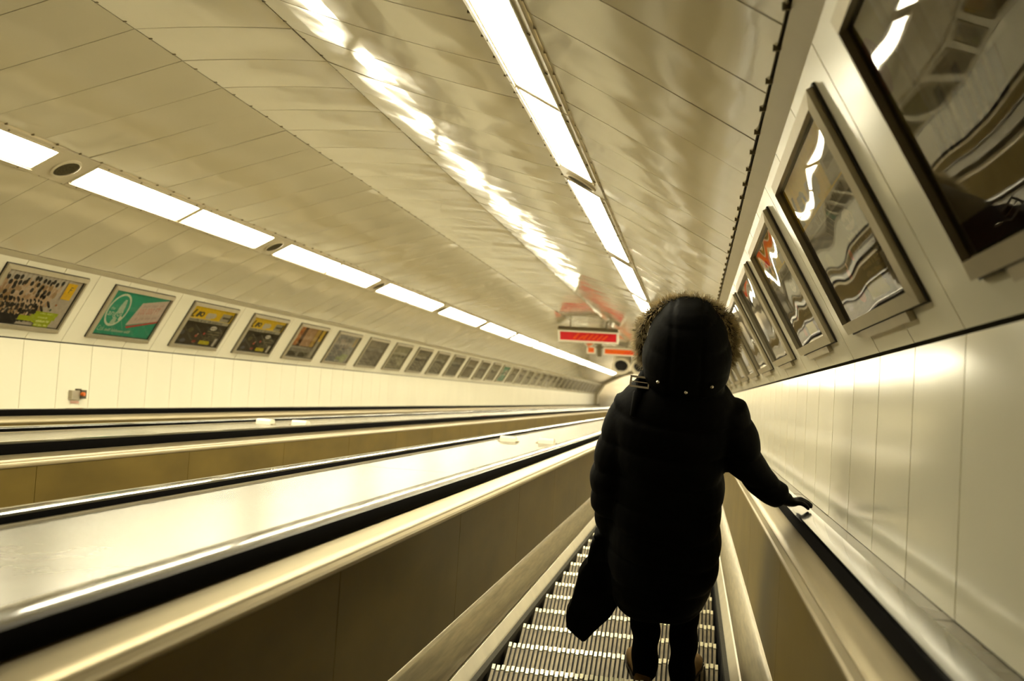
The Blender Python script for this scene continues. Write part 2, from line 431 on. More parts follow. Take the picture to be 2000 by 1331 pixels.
def step_band(c, s_from, s_to, name, label):
    bm = bmesh.new(); s = STEP_S + STEP_PITCH * math.ceil((s_from - STEP_S) / STEP_PITCH)
    up = TILT.inverted().to_3x3()
    while s < s_to:
        f = [Vector((0, s, STEP_N)) + up @ Vector((0, y, z)) for y, z in ((0, 0), (-0.028, 0), (-0.349, 0), (-0.349, -0.22), (-0.02, -0.22))]
        for i in range(24):
            x = c - 0.475 + i * 0.95 / 24; pr = f
            a = [bm.verts.new((x, q.y, q.z)) for q in pr]; b = [bm.verts.new((x + 0.95/24 - 0.012, q.y, q.z)) for q in pr]
            for j in range(5): bm.faces.new((a[j], b[j], b[(j+1) % 5], a[(j+1) % 5])).material_index = 1 if j == 0 else 0
        s += STEP_PITCH
    o = mesh_obj(name, bm, CLEAT, mats=[CLEAT, NOSE]); put(o); o['kind'] = 'stuff'; tag(o, label, 'steps')
step_band(-0.303, STEP_S + 19 * STEP_PITCH - 0.1, 57.5, 'distant_steps', 'far ribbed steps of the near right escalator')
step_band(EC[1], 0.5, 57.5, 'ribbed_steps', 'ribbed steps of the middle escalator')
step_band(EC[2], 0.5, 57.5, 'ribbed_steps', 'ribbed steps of the far left escalator')
bm = bmesh.new(); box(bm, (2 * CX - 0.6, S0, -1.75), (0.6, 58, -1.7))
o = mesh_obj('floor', bm, VOID); put(o); tag(o, 'dark pit floor under the escalator steps', 'floor', kind='structure')

# decks between the balustrades
def deck(x0, x1, label, pitch, first, split=None):
    e = empty('balustrade_deck', (0, 0, 0)); tag(e, label, 'deck')
    s = S0; edges = seam_list(first, pitch)
    cuts = [x0, x1] if split is None else [x0, split, x1]
    for a, b in zip(edges[:-1], edges[1:]):
        for u, v in zip(cuts[:-1], cuts[1:]):
            bm = bmesh.new(); box(bm, (u + 0.001, a + 0.0015, DECK_N - 0.012), (v - 0.001, b - 0.0015, DECK_N))
            o = mesh_obj('deck_panel', bm, DECK, e)
            o.location.z = random.uniform(-0.0007, 0.0007)
    return e
deck(EC[0] + 0.779, 0.552, 'narrow polished metal deck along the foot of the right wall', 1.0, 2.26)
deck(EC[1] + 0.779, EC[0] - 0.779, 'broad polished metal deck between the near right and middle escalators', 2.0, 2.9)
deck(EC[2] + 0.779, EC[1] - 0.779, 'polished metal deck between the middle and far left escalators', 2.0, 2.2)
deck(2 * CX - 0.552, EC[2] - 0.779, 'metal deck along the foot of the left wall', 2.0, 2.5)
# small blocks fixed on the decks
BLOCK = mat('cream_plastic_block', (0.85, 0.8, 0.66), 0.35, noise=(20, 0.05))
def block(p, label):
    e = empty('deck_stop_block', (p[0], p[1], p[2] + 0.0015)); tag(e, label, 'block', 'stop blocks on the decks')
    bm = bmesh.new()
    pr = [(-0.055, 0), (0.055, 0), (0.045, 0.035), (0.02, 0.045), (-0.035, 0.045), (-0.048, 0.03)]
    a = [bm.verts.new((-0.065, y, z)) for y, z in pr]; b = [bm.verts.new((0.065, y, z)) for y, z in pr]
    for i in range(6): bm.faces.new((a[i], b[i], b[(i+1) % 6], a[(i+1) % 6]))
    bm.faces.new(a[::-1]); bm.faces.new(b); bmesh.ops.recalc_face_normals(bm, faces=bm.faces[:])
    mesh_obj('body', bm, BLOCK, e)
    bm = bmesh.new(); box(bm, (-0.085, -0.04, 0), (0.085, 0.04, 0.008)); mesh_obj('base_plate', bm, ALU, e)
block((-1.49, 8.38, DECK_N), 'cream stop block on the near deck, the one closer to the middle escalator')
block((-1.19, 8.50, DECK_N), 'cream stop block on the near deck, beside the near left handrail')
block((-3.62, 8.35, DECK_N), 'cream stop block on the far deck, the left one of its pair')
block((-3.38, 8.55, DECK_N), 'cream stop block on the far deck, the right one of its pair')

# emergency stop on the left wall
e = empty('emergency_stop', (2 * CX - 0.55, 8.55, -0.278)); tag(e, 'small grey and black emergency stop box with orange button on the left wall', 'switch')
GREYM = mat('grey_switch_plate', (0.42, 0.37, 0.27), 0.4, 0.4, noise=(20, 0.08)); BLK = mat('dark_switch_housing', (0.06, 0.045, 0.015), 0.5, noise=(10, 0.2))
ORANGE = mat('orange_button', (0.75, 0.16, 0.02), 0.4, noise=(10, 0.05)); PINK = mat('faded_red_print', (0.75, 0.35, 0.25), 0.5, noise=(10, 0.05))
bm = bmesh.new(); box(bm, (0, -0.105, -0.042), (0.035, 0.02, 0.04)); mesh_obj('cover_plate', bm, GREYM, e)
bm = bmesh.new(); box(bm, (0, 0.02, -0.035), (0.045, 0.105, 0.045)); box(bm, (0, -0.01, 0.04), (0.03, 0.045, 0.055)); mesh_obj('housing', bm, BLK, e)
bm = bmesh.new(); bmesh.ops.create_cone(bm, cap_ends=True, segments=20, radius1=0.02, radius2=0.017, depth=0.03, matrix=Matrix.Translation((0.055, 0.035, 0.008)) @ Matrix.Rotation(math.pi/2, 4, 'Y')); mesh_obj('button', bm, ORANGE, e)
bm = bmesh.new()
for r in range(2):
    for i in range(6): box(bm, (0.0, -0.07 + i * 0.022 + r * 0.006, -0.066 - r * 0.014), (0.003, -0.055 + i * 0.022 + r * 0.006, -0.056 - r * 0.014))
o = mesh_obj('lettering', bm, PINK, e); o['kind'] = 'stuff'

# ------------------------------------------------------------------ posters
PCOL = {}
def pm(c, rough=0.5):
    k = tuple(round(x, 3) for x in c)
    if k not in PCOL: PCOL[k] = mat('poster_ink_%d' % len(PCOL), c, rough, noise=(25, 0.08))
    return PCOL[k]
PW, PH = 1.08, 0.555          # outer frame
IW, IH = 1.005, 0.480         # printed sheet
class Print:
    """flat print: rectangles, ellipses and letters in sheet coordinates 0..1"""
    def __init__(s, base): s.bm = bmesh.new(); s.mats = [pm(base)]; s.z = 0.0; s.poly([(0,0),(1,0),(1,1),(0,1)], base)
    def idx(s, c):
        m = pm(c)
        if m not in s.mats: s.mats.append(m)
        return s.mats.index(m)
    def poly(s, pts, c):
        s.z += 0.00003
        f = s.bm.faces.new([s.bm.verts.new(((u - .5) * IW, (v - .5) * IH, s.z)) for u, v in pts]); f.material_index = s.idx(c)
        f.normal_update()
        if f.normal.z < 0: f.normal_flip()
    def rect(s, u0, v0, u1, v1, c, sl=0.0): s.poly([(u0, v0), (u1, v0), (u1 + sl, v1), (u0 + sl, v1)], c)
    def ell(s, u, v, a, b, c, n=10, rot=0): s.poly([(u + a * math.cos(6.283 * i / n) * math.cos(rot) - b * math.sin(6.283 * i / n) * math.sin(rot), v + b * math.sin(6.283 * i / n) * math.cos(rot) + a * math.cos(6.283 * i / n) * math.sin(rot)) for i in range(n)], c)
    def ring(s, u, v, a, b, t, c, n=28):
        s.z += 0.00003; mi = s.idx(c)
        P = lambda k, f: s.bm.verts.new(((u + (a - f * t / IW) * math.cos(6.283 * k / n) - .5) * IW, (v + (b - f * t / IH) * math.sin(6.283 * k / n) - .5) * IH, s.z))
        o = [P(k, 0) for k in range(n)]; i = [P(k, 1) for k in range(n)]
        for k in range(n): f = s.bm.faces.new((o[k], o[(k+1) % n], i[(k+1) % n], i[k])); f.material_index = mi
    def text(s, u, v, h, body, c, slant=0.0, width=None, rot=0.0):
        cu = bpy.data.curves.new('t', 'FONT'); cu.body = body; cu.size = h * IH * 1.4; cu.shear = slant; cu.resolution_u = 2
        ob = bpy.data.objects.new('t', cu); COL.objects.link(ob)
        me = bpy.data.meshes.new_from_object(ob); s.z += 0.00003; mi = s.idx(c)
        k = 1.0
        if width and me.vertices:
            ww = max(q.co.x for q in me.vertices); k = width * IW / max(ww, 1e-4)
        vs = [s.bm.verts.new(((u - .5) * IW + q.co.x * k * math.cos(rot) - q.co.y * math.sin(rot), (v - .5) * IH + q.co.y * math.cos(rot) + q.co.x * k * math.sin(rot), s.z)) for q in me.vertices]
        for p in me.polygons:
            try: f = s.bm.faces.new([vs[i] for i in p.vertices]); f.material_index = mi
            except ValueError: pass
        bpy.data.objects.remove(ob); bpy.data.curves.remove(cu); bpy.data.meshes.remove(me)
    def done(s, name='print'):
        me = bpy.data.meshes.new(name); s.bm.normal_update(); s.bm.to_mesh(me); s.bm.free()
        for m in s.mats: me.materials.append(m)
        return me
    def marks(s, u0, v0, u1, v1, n, c, rows=1, seed=1, sl=0.0):
        """lettering too small to read: rows of upright strokes of uneven width"""
        r = random.Random(seed); hh = (v1 - v0) / rows
        for j in range(rows):
            u = u0
            end = u1 - r.random() * 0.15 * (u1 - u0)
            while u < end:
                w = (u1 - u0) / n * r.uniform(.5, 1.0)
                if r.random() < .85: s.rect(u, v0 + hh * (j + .18), u + w * .72, v0 + hh * (j + (.62 if r.random() < .6 else .8)), c, sl)
                u += w
GREYP = (0.36, 0.31, 0.24)
def print_crowd(seed=5, pale=0.0, box_u=0.80):
    """crowd in dark hats, yellow box with F, green bars"""
    L = lambda c: tuple(x + (0.42 - x) * pale for x in c)
    r = random.Random(seed); p = Print(L((0.52, 0.44, 0.36)))
    for i in range(16):
        u = i / 16 * 0.86; p.rect(u, 0.72, u + 0.03, 1.0, L((0.62, 0.55, 0.48)), 0.01)
    skins = [L(c) for c in ((0.48, 0.30, 0.17), (0.58, 0.40, 0.25), (0.40, 0.25, 0.12), (0.62, 0.46, 0.33))]
    for row in range(7):
        v = 0.80 - row * 0.10
        for i in range(15):
            u = 0.02 + i * 0.052 + r.uniform(-.022, .022) + (row % 2) * .026; dv = r.uniform(-.03, .03); v += dv
            if u > 0.80 - row * .035: continue
            p.ell(u, v - .05, .026, .075, r.choice(skins) if row < 4 or r.random() < .4 else L((0.03, 0.02, 0.015)))
            p.ell(u, v + .03, .014, .04, r.choice(skins))
            if r.random() < (.9 if row == 0 else .45): p.ell(u, v + .075, .021, .05, L((0.018, 0.012, 0.008)))
            if row > 2: p.ell(u + .02, v - .06, .018, .075, L((0.02, 0.014, 0.01)), rot=.5)
            v -= dv
    p.ell(0.0, 0.62, .03, .09, L((0.45, 0.02, 0.12)))
    p.rect(0.0, 0.0, 0.42, 0.10, L((0.012, 0.008, 0.006)), .01); p.ell(0.22, 0.13, .2, .07, L((0.015, 0.01, 0.007)), 16)
    p.rect(box_u, 0.60, 0.93, 0.93, L((0.80, 0.50, 0.01)), 0.0); p.text(box_u + .045, 0.74, .13, 'F', L((0.05, 0.07, 0.05)), .2)
    p.ell(0.80, 0.47, .01, .022, L((0.6, 0.2, 0.05))); p.ell(0.765, 0.36, .012, .025, L((0.08, 0.12, 0.08)))
    G = L((0.40, 0.46, 0.01)); G2 = L((0.62, 0.66, 0.2))
    p.rect(0.60, 0.24, 0.90, 0.31, G); p.rect(0.56, 0.16, 0.89, 0.24, G); p.rect(0.42, 0.10, 0.66, 0.20, G); p.rect(0.62, 0.08, 0.86, 0.16, G); p.rect(0.65, 0.01, 0.85, 0.08, G)
    for v in (.255, .175, .11, .095, .025): p.marks(.66, v, .84, v + .05, 14, G2, seed=int(v * 999))
    return p.done()
def print_teal():
    p = Print((0.018, 0.34, 0.21))
    WH = (0.72, 0.72, 0.58); p.ring(0.22, 0.57, 0.17, 0.37, 0.022, WH)
    # bell-tower outline of stacked bars inside the oval
    for i in range(9): w = .012 + .035 * math.sin(min(1, (9 - i) / 7) * 1.4); p.rect(0.265 - w, 0.52 + i * .033, 0.265 + w, 0.543 + i * .033, WH)
    p.text(0.10, 0.56, .075, 'the', WH); p.text(0.09, 0.43, .14, 'angol', WH, width=.23)
    for i in range(5): p.rect(0.20 + .004 * i, 0.24 + i * .034, 0.29 - .004 * i, 0.262 + i * .034, WH)
    p.poly([(0.30, 0.36), (0.345, 0.33), (0.355, 0.42), (0.31, 0.46)], WH)
    p.poly([(0.36, 0.36), (0.368, 0.37), (0.47, 0.17), (0.462, 0.16)], (0.16, 0.42, 0.30)); p.poly([(0.27, 0.2), (0.28, 0.2), (0.36, 0.03), (0.35, 0.03)], (0.16, 0.42, 0.30))
    p.poly([(0.485, 0.235), (0.52, 0.20), (1.0, 0.41), (1.0, 0.45)], (0.62, 0.05, 0.045))
    p.poly([(0.475, 0.265), (1.0, 0.45), (1.0, 0.96), (0.555, 0.80)], (0.66, 0.52, 0.45))
    rt = 0.115
    p.text(0.565, 0.53, .15, '100 000 FT', (0.60, 0.20, 0.15), .1, width=.36, rot=rt)
    for j, (v, n) in enumerate(((.70, 14), (.40, 18))):
        for i in range(n):
            u = .57 + i * .38 / n; vv = v + (u - .57) * .24
            if (i * 7 + j) % 5: p.rect(u, vv, u + .26 / n, vv + .06, (0.56, 0.40, 0.35), .008)
    p.text(0.06, 0.085, .12, 'Csak', (0.50, 0.62, 0.45), .1, width=.11)
    p.marks(0.185, 0.07, 0.62, 0.17, 22, (0.46, 0.58, 0.42), seed=4, sl=.006)
    return p.done()
def print_yellow(seed=2):
    p = Print((0.055, 0.038, 0.016)); r = random.Random(seed)
    Y = (0.80, 0.52, 0.0); G = (0.36, 0.31, 0.22)
    p.rect(0, 0.60, 1, 1, Y); p.rect(0, 0.60, 1, 0.68, G); p.marks(.02, .60, .98, .68, 40, (0.12, 0.10, 0.06), seed=seed)
    p.rect(0.03, 0.71, 0.07, 0.90, (0.08, 0.06, 0.01), .06); p.rect(0.03, 0.70, 0.12, 0.74, (0.08, 0.06, 0.01))
    p.rect(0.14, 0.72, 0.20, 0.86, (0.10, 0.085, 0.05), .04); p.ell(0.27, 0.80, .055, .07, (0.12, 0.10, 0.06)); p.ell(0.27, 0.80, .02, .03, Y)
    p.rect(0.36, 0.70, 0.50, 0.86, (0.55, 0.49, 0.40), .03); p.ell(0.53, 0.80, .07, .07, (0.55, 0.49, 0.40)); p.rect(0.34, 0.69, 0.38, 0.74, Y)
    p.rect(0.72, 0.69, 0.94, 0.90, (0.38, 0.33, 0.24), .01); p.rect(0.76, 0.77, 0.97, 0.82, (0.10, 0.08, 0.05)); p.rect(0.92, 0.70, 0.97, 0.9, (0.10, 0.08, 0.03), .01)
    p.ell(0.70, 0.49, .08, .06, (0.62, 0.56, 0.48)); p.marks(.63, .46, .77, .52, 8, (0.25, 0.22, 0.18), seed=3)
    p.marks(.60, .30, .94, .44, 26, (0.24, 0.19, 0.10), 2, 5); p.marks(.60, .16, .92, .30, 24, (0.22, 0.18, 0.09), 3, 6)
    p.ell(0.42, 0.30, .012, .02, (0.7, 0.4, 0.3)); p.ell(0.55, 0.33, .025, .035, (0.50, 0.05, 0.03)); p.ell(0.40, 0.25, .03, .035, (0.45, 0.08, 0.04)); p.ell(0.42, 0.10, .05, .04, (0.30, 0.03, 0.01))
    p.ell(0.22, 0.38, .06, .07, (0.12, 0.09, 0.03)); p.ell(0.17, 0.10, .06, .05, (0.12, 0.11, 0.13)); p.ell(0.07, 0.3, .05, .06, (0.09, 0.08, 0.09))
    p.rect(0.54, 0.05, 0.77, 0.15, (0.55, 0.45, 0.0)); p.marks(.54, .035, .80, .165, 9, (0.58, 0.47, 0.0), seed=8); p.rect(0.86, 0.03, 0.92, 0.24, (0.55, 0.49, 0.42), .01)
    return p.done()
def print_fabric(seed=3):
    p = Print((0.10, 0.05, 0.015)); r = random.Random(seed)
    for u, w, c in ((.02, .18, (0.50, 0.17, 0.02)), (.24, .06, (0.10, 0.03, 0.01)), (.31, .34, (0.46, 0.27, 0.14)), (.66, .14, (0.52, 0.32, 0.06)), (.86, .12, (0.70, 0.46, 0.04))): p.rect(u, .38, u + w, 1, c)
    for i in range(26): p.ell(.05 + r.random() * .14, .42 + r.random() * .55, .02, .035, r.choice(((0.6, .3, .12), (0.35, .08, .01), (0.55, .2, .03))))
    for i in range(20): p.ell(.34 + r.random() * .3, .42 + r.random() * .55, .02, .06, r.choice(((0.52, .33, .2), (0.40, .22, .1))))
    p.rect(0, 0, 1, .36, (0.22, 0.19, 0.14)); p.marks(.05, .28, .7, .38, 20, (0.42, .38, .3), seed=2); p.rect(.05, .04, .36, .18, (0.06, 0.04, 0.01)); p.rect(.45, .04, .78, .18, (0.07, 0.05, 0.015)); p.rect(.85, 0, .97, .6, (0.42, .37, .28))
    return p.done()
def print_grey(seed, tone, accent=None):
    p = Print(tone); r = random.Random(seed)
    for i in range(16):
        u, v = r.random() * .85, r.random() * .8; k = r.uniform(.55, 1.5)
        p.rect(u, v, min(1, u + r.uniform(.04, .3)), min(1, v + r.uniform(.03, .22)), tuple(min(.6, t * k) for t in tone))
    if accent: p.rect(.05, .05, .95, .95, accent); p.ell(.3, .55, .15, .3, (0.35, .4, .3), 16); p.rect(.6, .4, .95, .8, (0.5, .45, .38))
    p.marks(.1, .08, .7, .3, 18, tuple(t * .45 for t in tone), 2, seed); p.marks(.15, .7, .8, .9, 14, tuple(min(.7, t * 1.6) for t in tone), 1, seed + 1)
    return p.done()
def print_near():
    p = Print((0.36, 0.30, 0.19)); r = random.Random(9)
    for i in range(5): p.rect(.18 + i * .15, .42 + .04 * i, .27 + i * .15, .97, (0.46, .40, .28), .03)
    p.marks(.62, .58, .97, .90, 6, (0.10, .085, .05), 1, 3, .04); p.marks(.10, .30, .50, .62, 6, (0.05, .03, .02), 1, 12, .03)
    p.marks(.66, .40, .92, .54, 8, (0.14, .12, .08), 1, 21, .02)
    p.rect(0, 0, 1, .13, (0.06, .022, .012)); p.marks(.55, .17, .95, .28, 12, (0.06, .05, .02), 1, 5); p.marks(.55, .02, .95, .10, 10, (0.12, .09, .04), 1, 6)
    p.rect(.0, .5, .16, 1, (0.26, .21, .05)); p.ell(.03, .8, .06, .12, (0.16, .05, .02))
    return p.done()
FRM = {}
def frame_mesh(ledge):
    bm = bmesh.new(); w, h, t = PW, PH, 0.037
    def bar(a, b, c, d):   # mitred bar: outer a->b, inner c->d
        lo = [bm.verts.new((x, y, 0.0)) for x, y in (a, b, d, c)]; hi = [bm.verts.new((x, y, z)) for (x, y), z in zip((a, b, d, c), (.022, .022, .030, .030))]
        bm.faces.new(lo[::-1]); bm.faces.new(hi)
        for i in range(4): bm.faces.new((lo[i], lo[(i+1) % 4], hi[(i+1) % 4], hi[i]))
    O = [(-w/2, 0), (w/2, 0), (w/2, h), (-w/2, h)]; I = [(-w/2 + t, t), (w/2 - t, t), (w/2 - t, h - t), (-w/2 + t, h - t)]
    for i in range(4): bar(O[i], O[(i+1) % 4], I[i], I[(i+1) % 4])
    bmesh.ops.recalc_face_normals(bm, faces=bm.faces[:])
    f = bpy.data.meshes.new('frame'); bm.to_mesh(f); bm.free(); f.materials.append(FRAME)
    bm = bmesh.new(); e = 0.006
    for a, b in (((-w/2 + t - e, t - e, .002), (w/2 - t + e, t + e, .012)), ((-w/2 + t - e, h - t - e, .002), (w/2 - t + e, h - t + e, .012)), ((-w/2 + t - e, t, .002), (-w/2 + t + e, h - t, .012)), ((w/2 - t - e, t, .002), (w/2 - t + e, h - t, .012)),
                 ((-w/2 - .008, -.006, 0), (w/2 + .008, 0, .006)), ((-w/2 - .008, h, 0), (w/2 + .008, h + .006, .006)), ((-w/2 - .010, 0, 0), (-w/2, h, .006)), ((w/2, 0, 0), (w/2 + .010, h, .006))): box(bm, a, b)
    s = bpy.data.meshes.new('rebate'); bm.to_mesh(s); bm.free(); s.materials.append(FRAME_D)
    bm = bmesh.new(); box(bm, (-w * .32, -.030, 0), (w * .32, -.004, .016)); l = bpy.data.meshes.new('ledge'); bm.to_mesh(l); bm.free(); l.materials.append(FRAME)
    bm = bmesh.new(); vs = [bm.verts.new((x, y, .014)) for x, y in I]; bm.faces.new(vs)
    g = bpy.data.meshes.new('pane'); bm.to_mesh(g); bm.free()
    return f, s, l, g
FRMM = frame_mesh(True)
PANE_R = FRMM[3]; PANE_R.materials.append(glass_mat('wavy_poster_glass', (1.5, 0.32, 0.05)))
PANE_L = PANE_R.copy(); PANE_L.materials.clear(); PANE_L.materials.append(glass_mat('poster_glass', (2.0, 0.12, 0.02), 1.25))
def poster(side, s_left, me, label, group=None):
    """s_left: smaller s edge of the frame"""
    a, b = (Vector(WT), Vector(AT)) if side > 0 else (Vector(mir(WT)), Vector(mir(AT)))
    up2 = (b - a).normalized(); p = a + up2 * 0.092
    Y = Vector((up2.x, 0, up2.y)); X = Vector((0, 1, 0)) if side < 0 else Vector((0, -1, 0)); Z = X.cross(Y)
    m = Matrix.Translation((p.x, s_left + PW / 2, p.y)) @ Matrix((X, Y, Z)).transposed().to_4x4() @ Matrix.Translation((0, 0, 0.001))
    e = empty('framed_poster'); e.matrix_world = TILT @ m
    for nmn, q in (('frame', FRMM[0]), ('rebate', FRMM[1]), ('glass_pane', PANE_R if side > 0 else PANE_L)): link(nmn, q, e)
    if side > 0: link('ledge', FRMM[2], e)
    pr = link('print', me, e); pr.location = (0, PH / 2, 0.004)
    tag(e, label, 'poster', group or ('posters on the right wall' if side > 0 else 'posters on the left wall'))
    return e
P_CROWD, P_TEAL, P_YEL, P_FAB, P_CROWD2 = print_crowd(), print_teal(), print_yellow(), print_fabric(), print_crowd(11, .55, .82)
greys = [print_grey(20 + i, t) for i, t in enumerate(((0.26, .22, .17), (0.34, .30, .2), (0.2, .165, .11), (0.22, .185, .12), (0.14, .115, .07), (0.24, .19, .11)))]
P_TEAL2 = print_grey(60, (0.1, .35, .25), (0.05, .33, .22))
left = [(P_CROWD, 'poster of a crowd in black hats with green bars, nearest on the left wall'), (P_TEAL, 'teal poster with a white oval emblem and 100 000 FT card'),
        (P_YEL, 'yellow and dark brown poster right beside the teal poster'), (P_YEL, 'yellow and dark brown poster farther from the teal poster, second of two alike'),
        (P_FAB, 'left wall poster with orange and brown vertical stripes over a grey foot'), (P_CROWD2, 'faded pinkish crowd poster with pale green corner on the left wall'),
        (greys[0], 'grey violet poster right after the faded crowd poster on the left wall'), (greys[1], 'pale beige grey poster, eighth along the left wall'),
        (greys[2], 'brownish grey poster, ninth along the left wall'), (greys[3], 'brownish grey poster, tenth along the left wall'), (greys[4], 'darkest grey poster, eleventh along the left wall'),
        (greys[5], 'brown grey poster, twelfth along the left wall'), (greys[2], 'brown grey poster, thirteenth along the left wall'), (greys[3], 'brown grey poster just before the small distant teal one'), (P_TEAL2, 'small distant teal poster far along the left wall')]
k = 0; s = 7.04
while s < 57:
    if k < len(left): poster(-1, s, left[k][0], left[k][1])
    else: poster(-1, s, greys[(k * 3) % 6], 'tiny grey brown poster in the far row beyond the small teal one')
    k += 1; s += 1.508
poster(-1, 7.04 - 1.508, greys[0], 'left wall poster just outside the picture')
P_RED = print_grey(70, (0.17, .145, .10)); P_REDX = Print((0.19, .165, .12))
P_REDX.ring(.85, .62, .10, .26, .035, (0.62, .10, .05)); P_REDX.marks(.1, .1, .7, .5, 12, (0.12, .1, .06), 3, 4); P_REDX = P_REDX.done()
right = [(print_near(), 'large blurred brown poster at the upper right corner, nearest on the right wall'), (P_YEL, 'yellow topped dark poster with wavy reflections, second on the right wall'), (P_YEL, 'yellow topped dark poster, third on the right wall'),
         (P_REDX, 'poster with a red ring, fourth on the right wall'), (greys[0], 'plain grey poster, fifth on the right wall'), (greys[5], 'plain grey brown poster, sixth on the right wall')]
k = 0; s = 0.90
while s < 57:
    if k < len(right): poster(1, s, right[k][0], right[k][1])
    else: poster(1, s, greys[(k * 5) % 6], 'small distant grey poster in the far row of the right wall')
    k += 1; s += 1.508

# ------------------------------------------------------------------ hanging signs and fans
WHITE = mat('white_sign_frame', (0.78, 0.72, 0.58), 0.4, noise=(8, 0.04)); RED = mat('red_sign_face', (0.62, 0.012, 0.02), 0.35, noise=(6, 0.08)); ORG = mat('orange_sign_face', (0.85, 0.13, 0.01), 0.35, noise=(6, 0.1)); SCR = mat('orange_sign_lettering', (0.80, 0.10, 0.01), 0.4, noise=(8, 0.05))
POST = mat('dark_hanger', (0.16, 0.13, 0.07), 0.5, 0.3, noise=(8, 0.1))
def sign_box(e, x0, x1, z0, z1, face, t=0.045, d=0.12):
    bm = bmesh.new()
    for a, b in (((x0, 0, z0), (x1, d, z0 + t)), ((x0, 0, z1 - t), (x1, d, z1)), ((x0, 0, z0 + t), (x0 + t, d, z1 - t)), ((x1 - t, 0, z0 + t), (x1, d, z1 - t))): box(bm, a, b)
    mesh_obj('sign_frame', bm, WHITE, e)
    bm = bmesh.new(); box(bm, (x0 + t, 0.012, z0 + t), (x1 - t, d - 0.012, z1 - t)); f = mesh_obj('sign_face', bm, face, e)
    return f
def strokes(e, x0, x1, z0, z1, m, seed, n):
    r = random.Random(seed); bm = bmesh.new()
    for i in range(n):
        x = x0 + (x1 - x0) * i / n; a = r.uniform(.6, 1.0) * (z1 - z0); w = (x1 - x0) / n
        p = [(x, z0 + r.uniform(0, .2) * (z1 - z0)), (x + w * .35, z0), (x + w * 1.5, z0 + a), (x + w * 1.1, z0 + a)]
        v = [bm.verts.new((q, .006, z)) for q, z in p] + [bm.verts.new((q, .013, z)) for q, z in p]
        bm.faces.new(v[:4]); bm.faces.new(v[4:][::-1])
        for j in range(4): bm.faces.new((v[j], v[4 + j], v[4 + (j+1) % 4], v[(j+1) % 4]))
    bmesh.ops.recalc_face_normals(bm, faces=bm.faces[:])
    o = mesh_obj('lettering', bm, m, e); o['kind'] = 'stuff'
def hangers(e, xs, z0, ztop, y=0.06):
    for x in xs:
        bm = bmesh.new(); bmesh.ops.create_cone(bm, cap_ends=True, segments=10, radius1=0.018, radius2=0.018, depth=ztop - z0, matrix=Matrix.Translation((x, y, (z0 + ztop) / 2))); mesh_obj('hanger', bm, POST, e)
def at(x, s, n): return TILT @ Vector((x, s, n))
e = empty('hanging_sign', at(-2.52, 24, 1.27), tilt=False); tag(e, 'wide red hanging sign with orange slanted lettering in white frame, nearest the viewer', 'sign', 'red hanging signs')
sign_box(e, -0.71, 0.71, 0, 0.31, RED); strokes(e, -0.36, 0.42, 0.07, 0.24, SCR, 2, 7)
bm = bmesh.new(); box(bm, (-0.72, -0.01, 0.31), (0.69, 0.13, 0.345)); mesh_obj('top_cap', bm, POST, e)
hangers(e, (-0.42, 0.42), 0.34, 0.75)
e = empty('hanging_sign', at(-2.51, 33, 1.40), tilt=False); tag(e, 'orange red hanging sign in two boxes behind and below the wide red one', 'sign', 'red hanging signs')
sign_box(e, -0.98, -0.70, 0, 0.27, ORG); sign_box(e, -0.44, 0.98, -0.02, 0.25, ORG); strokes(e, 0.2, 0.7, 0.05, 0.18, RED, 4, 5)
bm = bmesh.new(); box(bm, (-0.64, 0.02, -0.1), (-0.5, 0.1, 0.45)); mesh_obj('post', bm, POST, e)
bm = bmesh.new(); box(bm, (-0.70, 0.04, 0.2), (-0.44, 0.08, 0.24)); mesh_obj('cross_bar', bm, POST, e)
hangers(e, (-0.84, 0.3, 0.8), 0.25, 0.55)
FANW = mat('pale_fan_housing', (0.62, 0.56, 0.42), 0.4, noise=(6, 0.05)); FANB = mat('black_fan_mouth', (0.01, 0.008, 0.006), 0.6, noise=(6, 0.2))
for x, lab in ((-2.86, 'round drum fan with black mouth under the orange sign, the left one'), (-2.12, 'round drum fan with black mouth half hidden by the fur hood')):
    e = empty('tunnel_fan', at(x, 40, 1.27), tilt=False); tag(e, lab, 'fan', 'pair of tunnel fans')
    bm = bmesh.new(); n = 32
    rings = [[bm.verts.new((r * math.cos(6.2832 * i / n), y, r * math.sin(6.2832 * i / n))) for i in range(n)] for r, y in ((0.25, 0.1), (0.27, 0.0), (0.36, 0.0), (0.36, 0.7))]
    for q in range(3):
        for i in range(n): bm.faces.new((rings[q][i], rings[q][(i+1) % n], rings[q+1][(i+1) % n], rings[q+1][i]))
    bmesh.ops.recalc_face_normals(bm, faces=bm.faces[:]); mesh_obj('drum', bm, FANW, e)
    bm = bmesh.new(); bmesh.ops.create_circle(bm, cap_ends=True, segments=32, radius=0.26, matrix=Matrix.Translation((0, 0.1, 0)) @ Matrix.Rotation(math.pi/2, 4, 'X')); mesh_obj('mouth', bm, FANB, e)
    for b in range(6):
        bm = bmesh.new(); box(bm, (0.05, 0.05, -0.035), (0.24, 0.06, 0.035)); o = mesh_obj('blade', bm, STEPB, e); o.rotation_euler = (0, b * math.pi / 3, 0)
    bm = bmesh.new(); bmesh.ops.create_cone(bm, cap_ends=True, segments=16, radius1=0.06, radius2=0.05, depth=0.06, matrix=Matrix.Translation((0, 0.05, 0)) @ Matrix.Rotation(math.pi/2, 4, 'X')); mesh_obj('hub', bm, STEPB, e)
    hangers(e, (0,), 0.35, 0.9, 0.3)

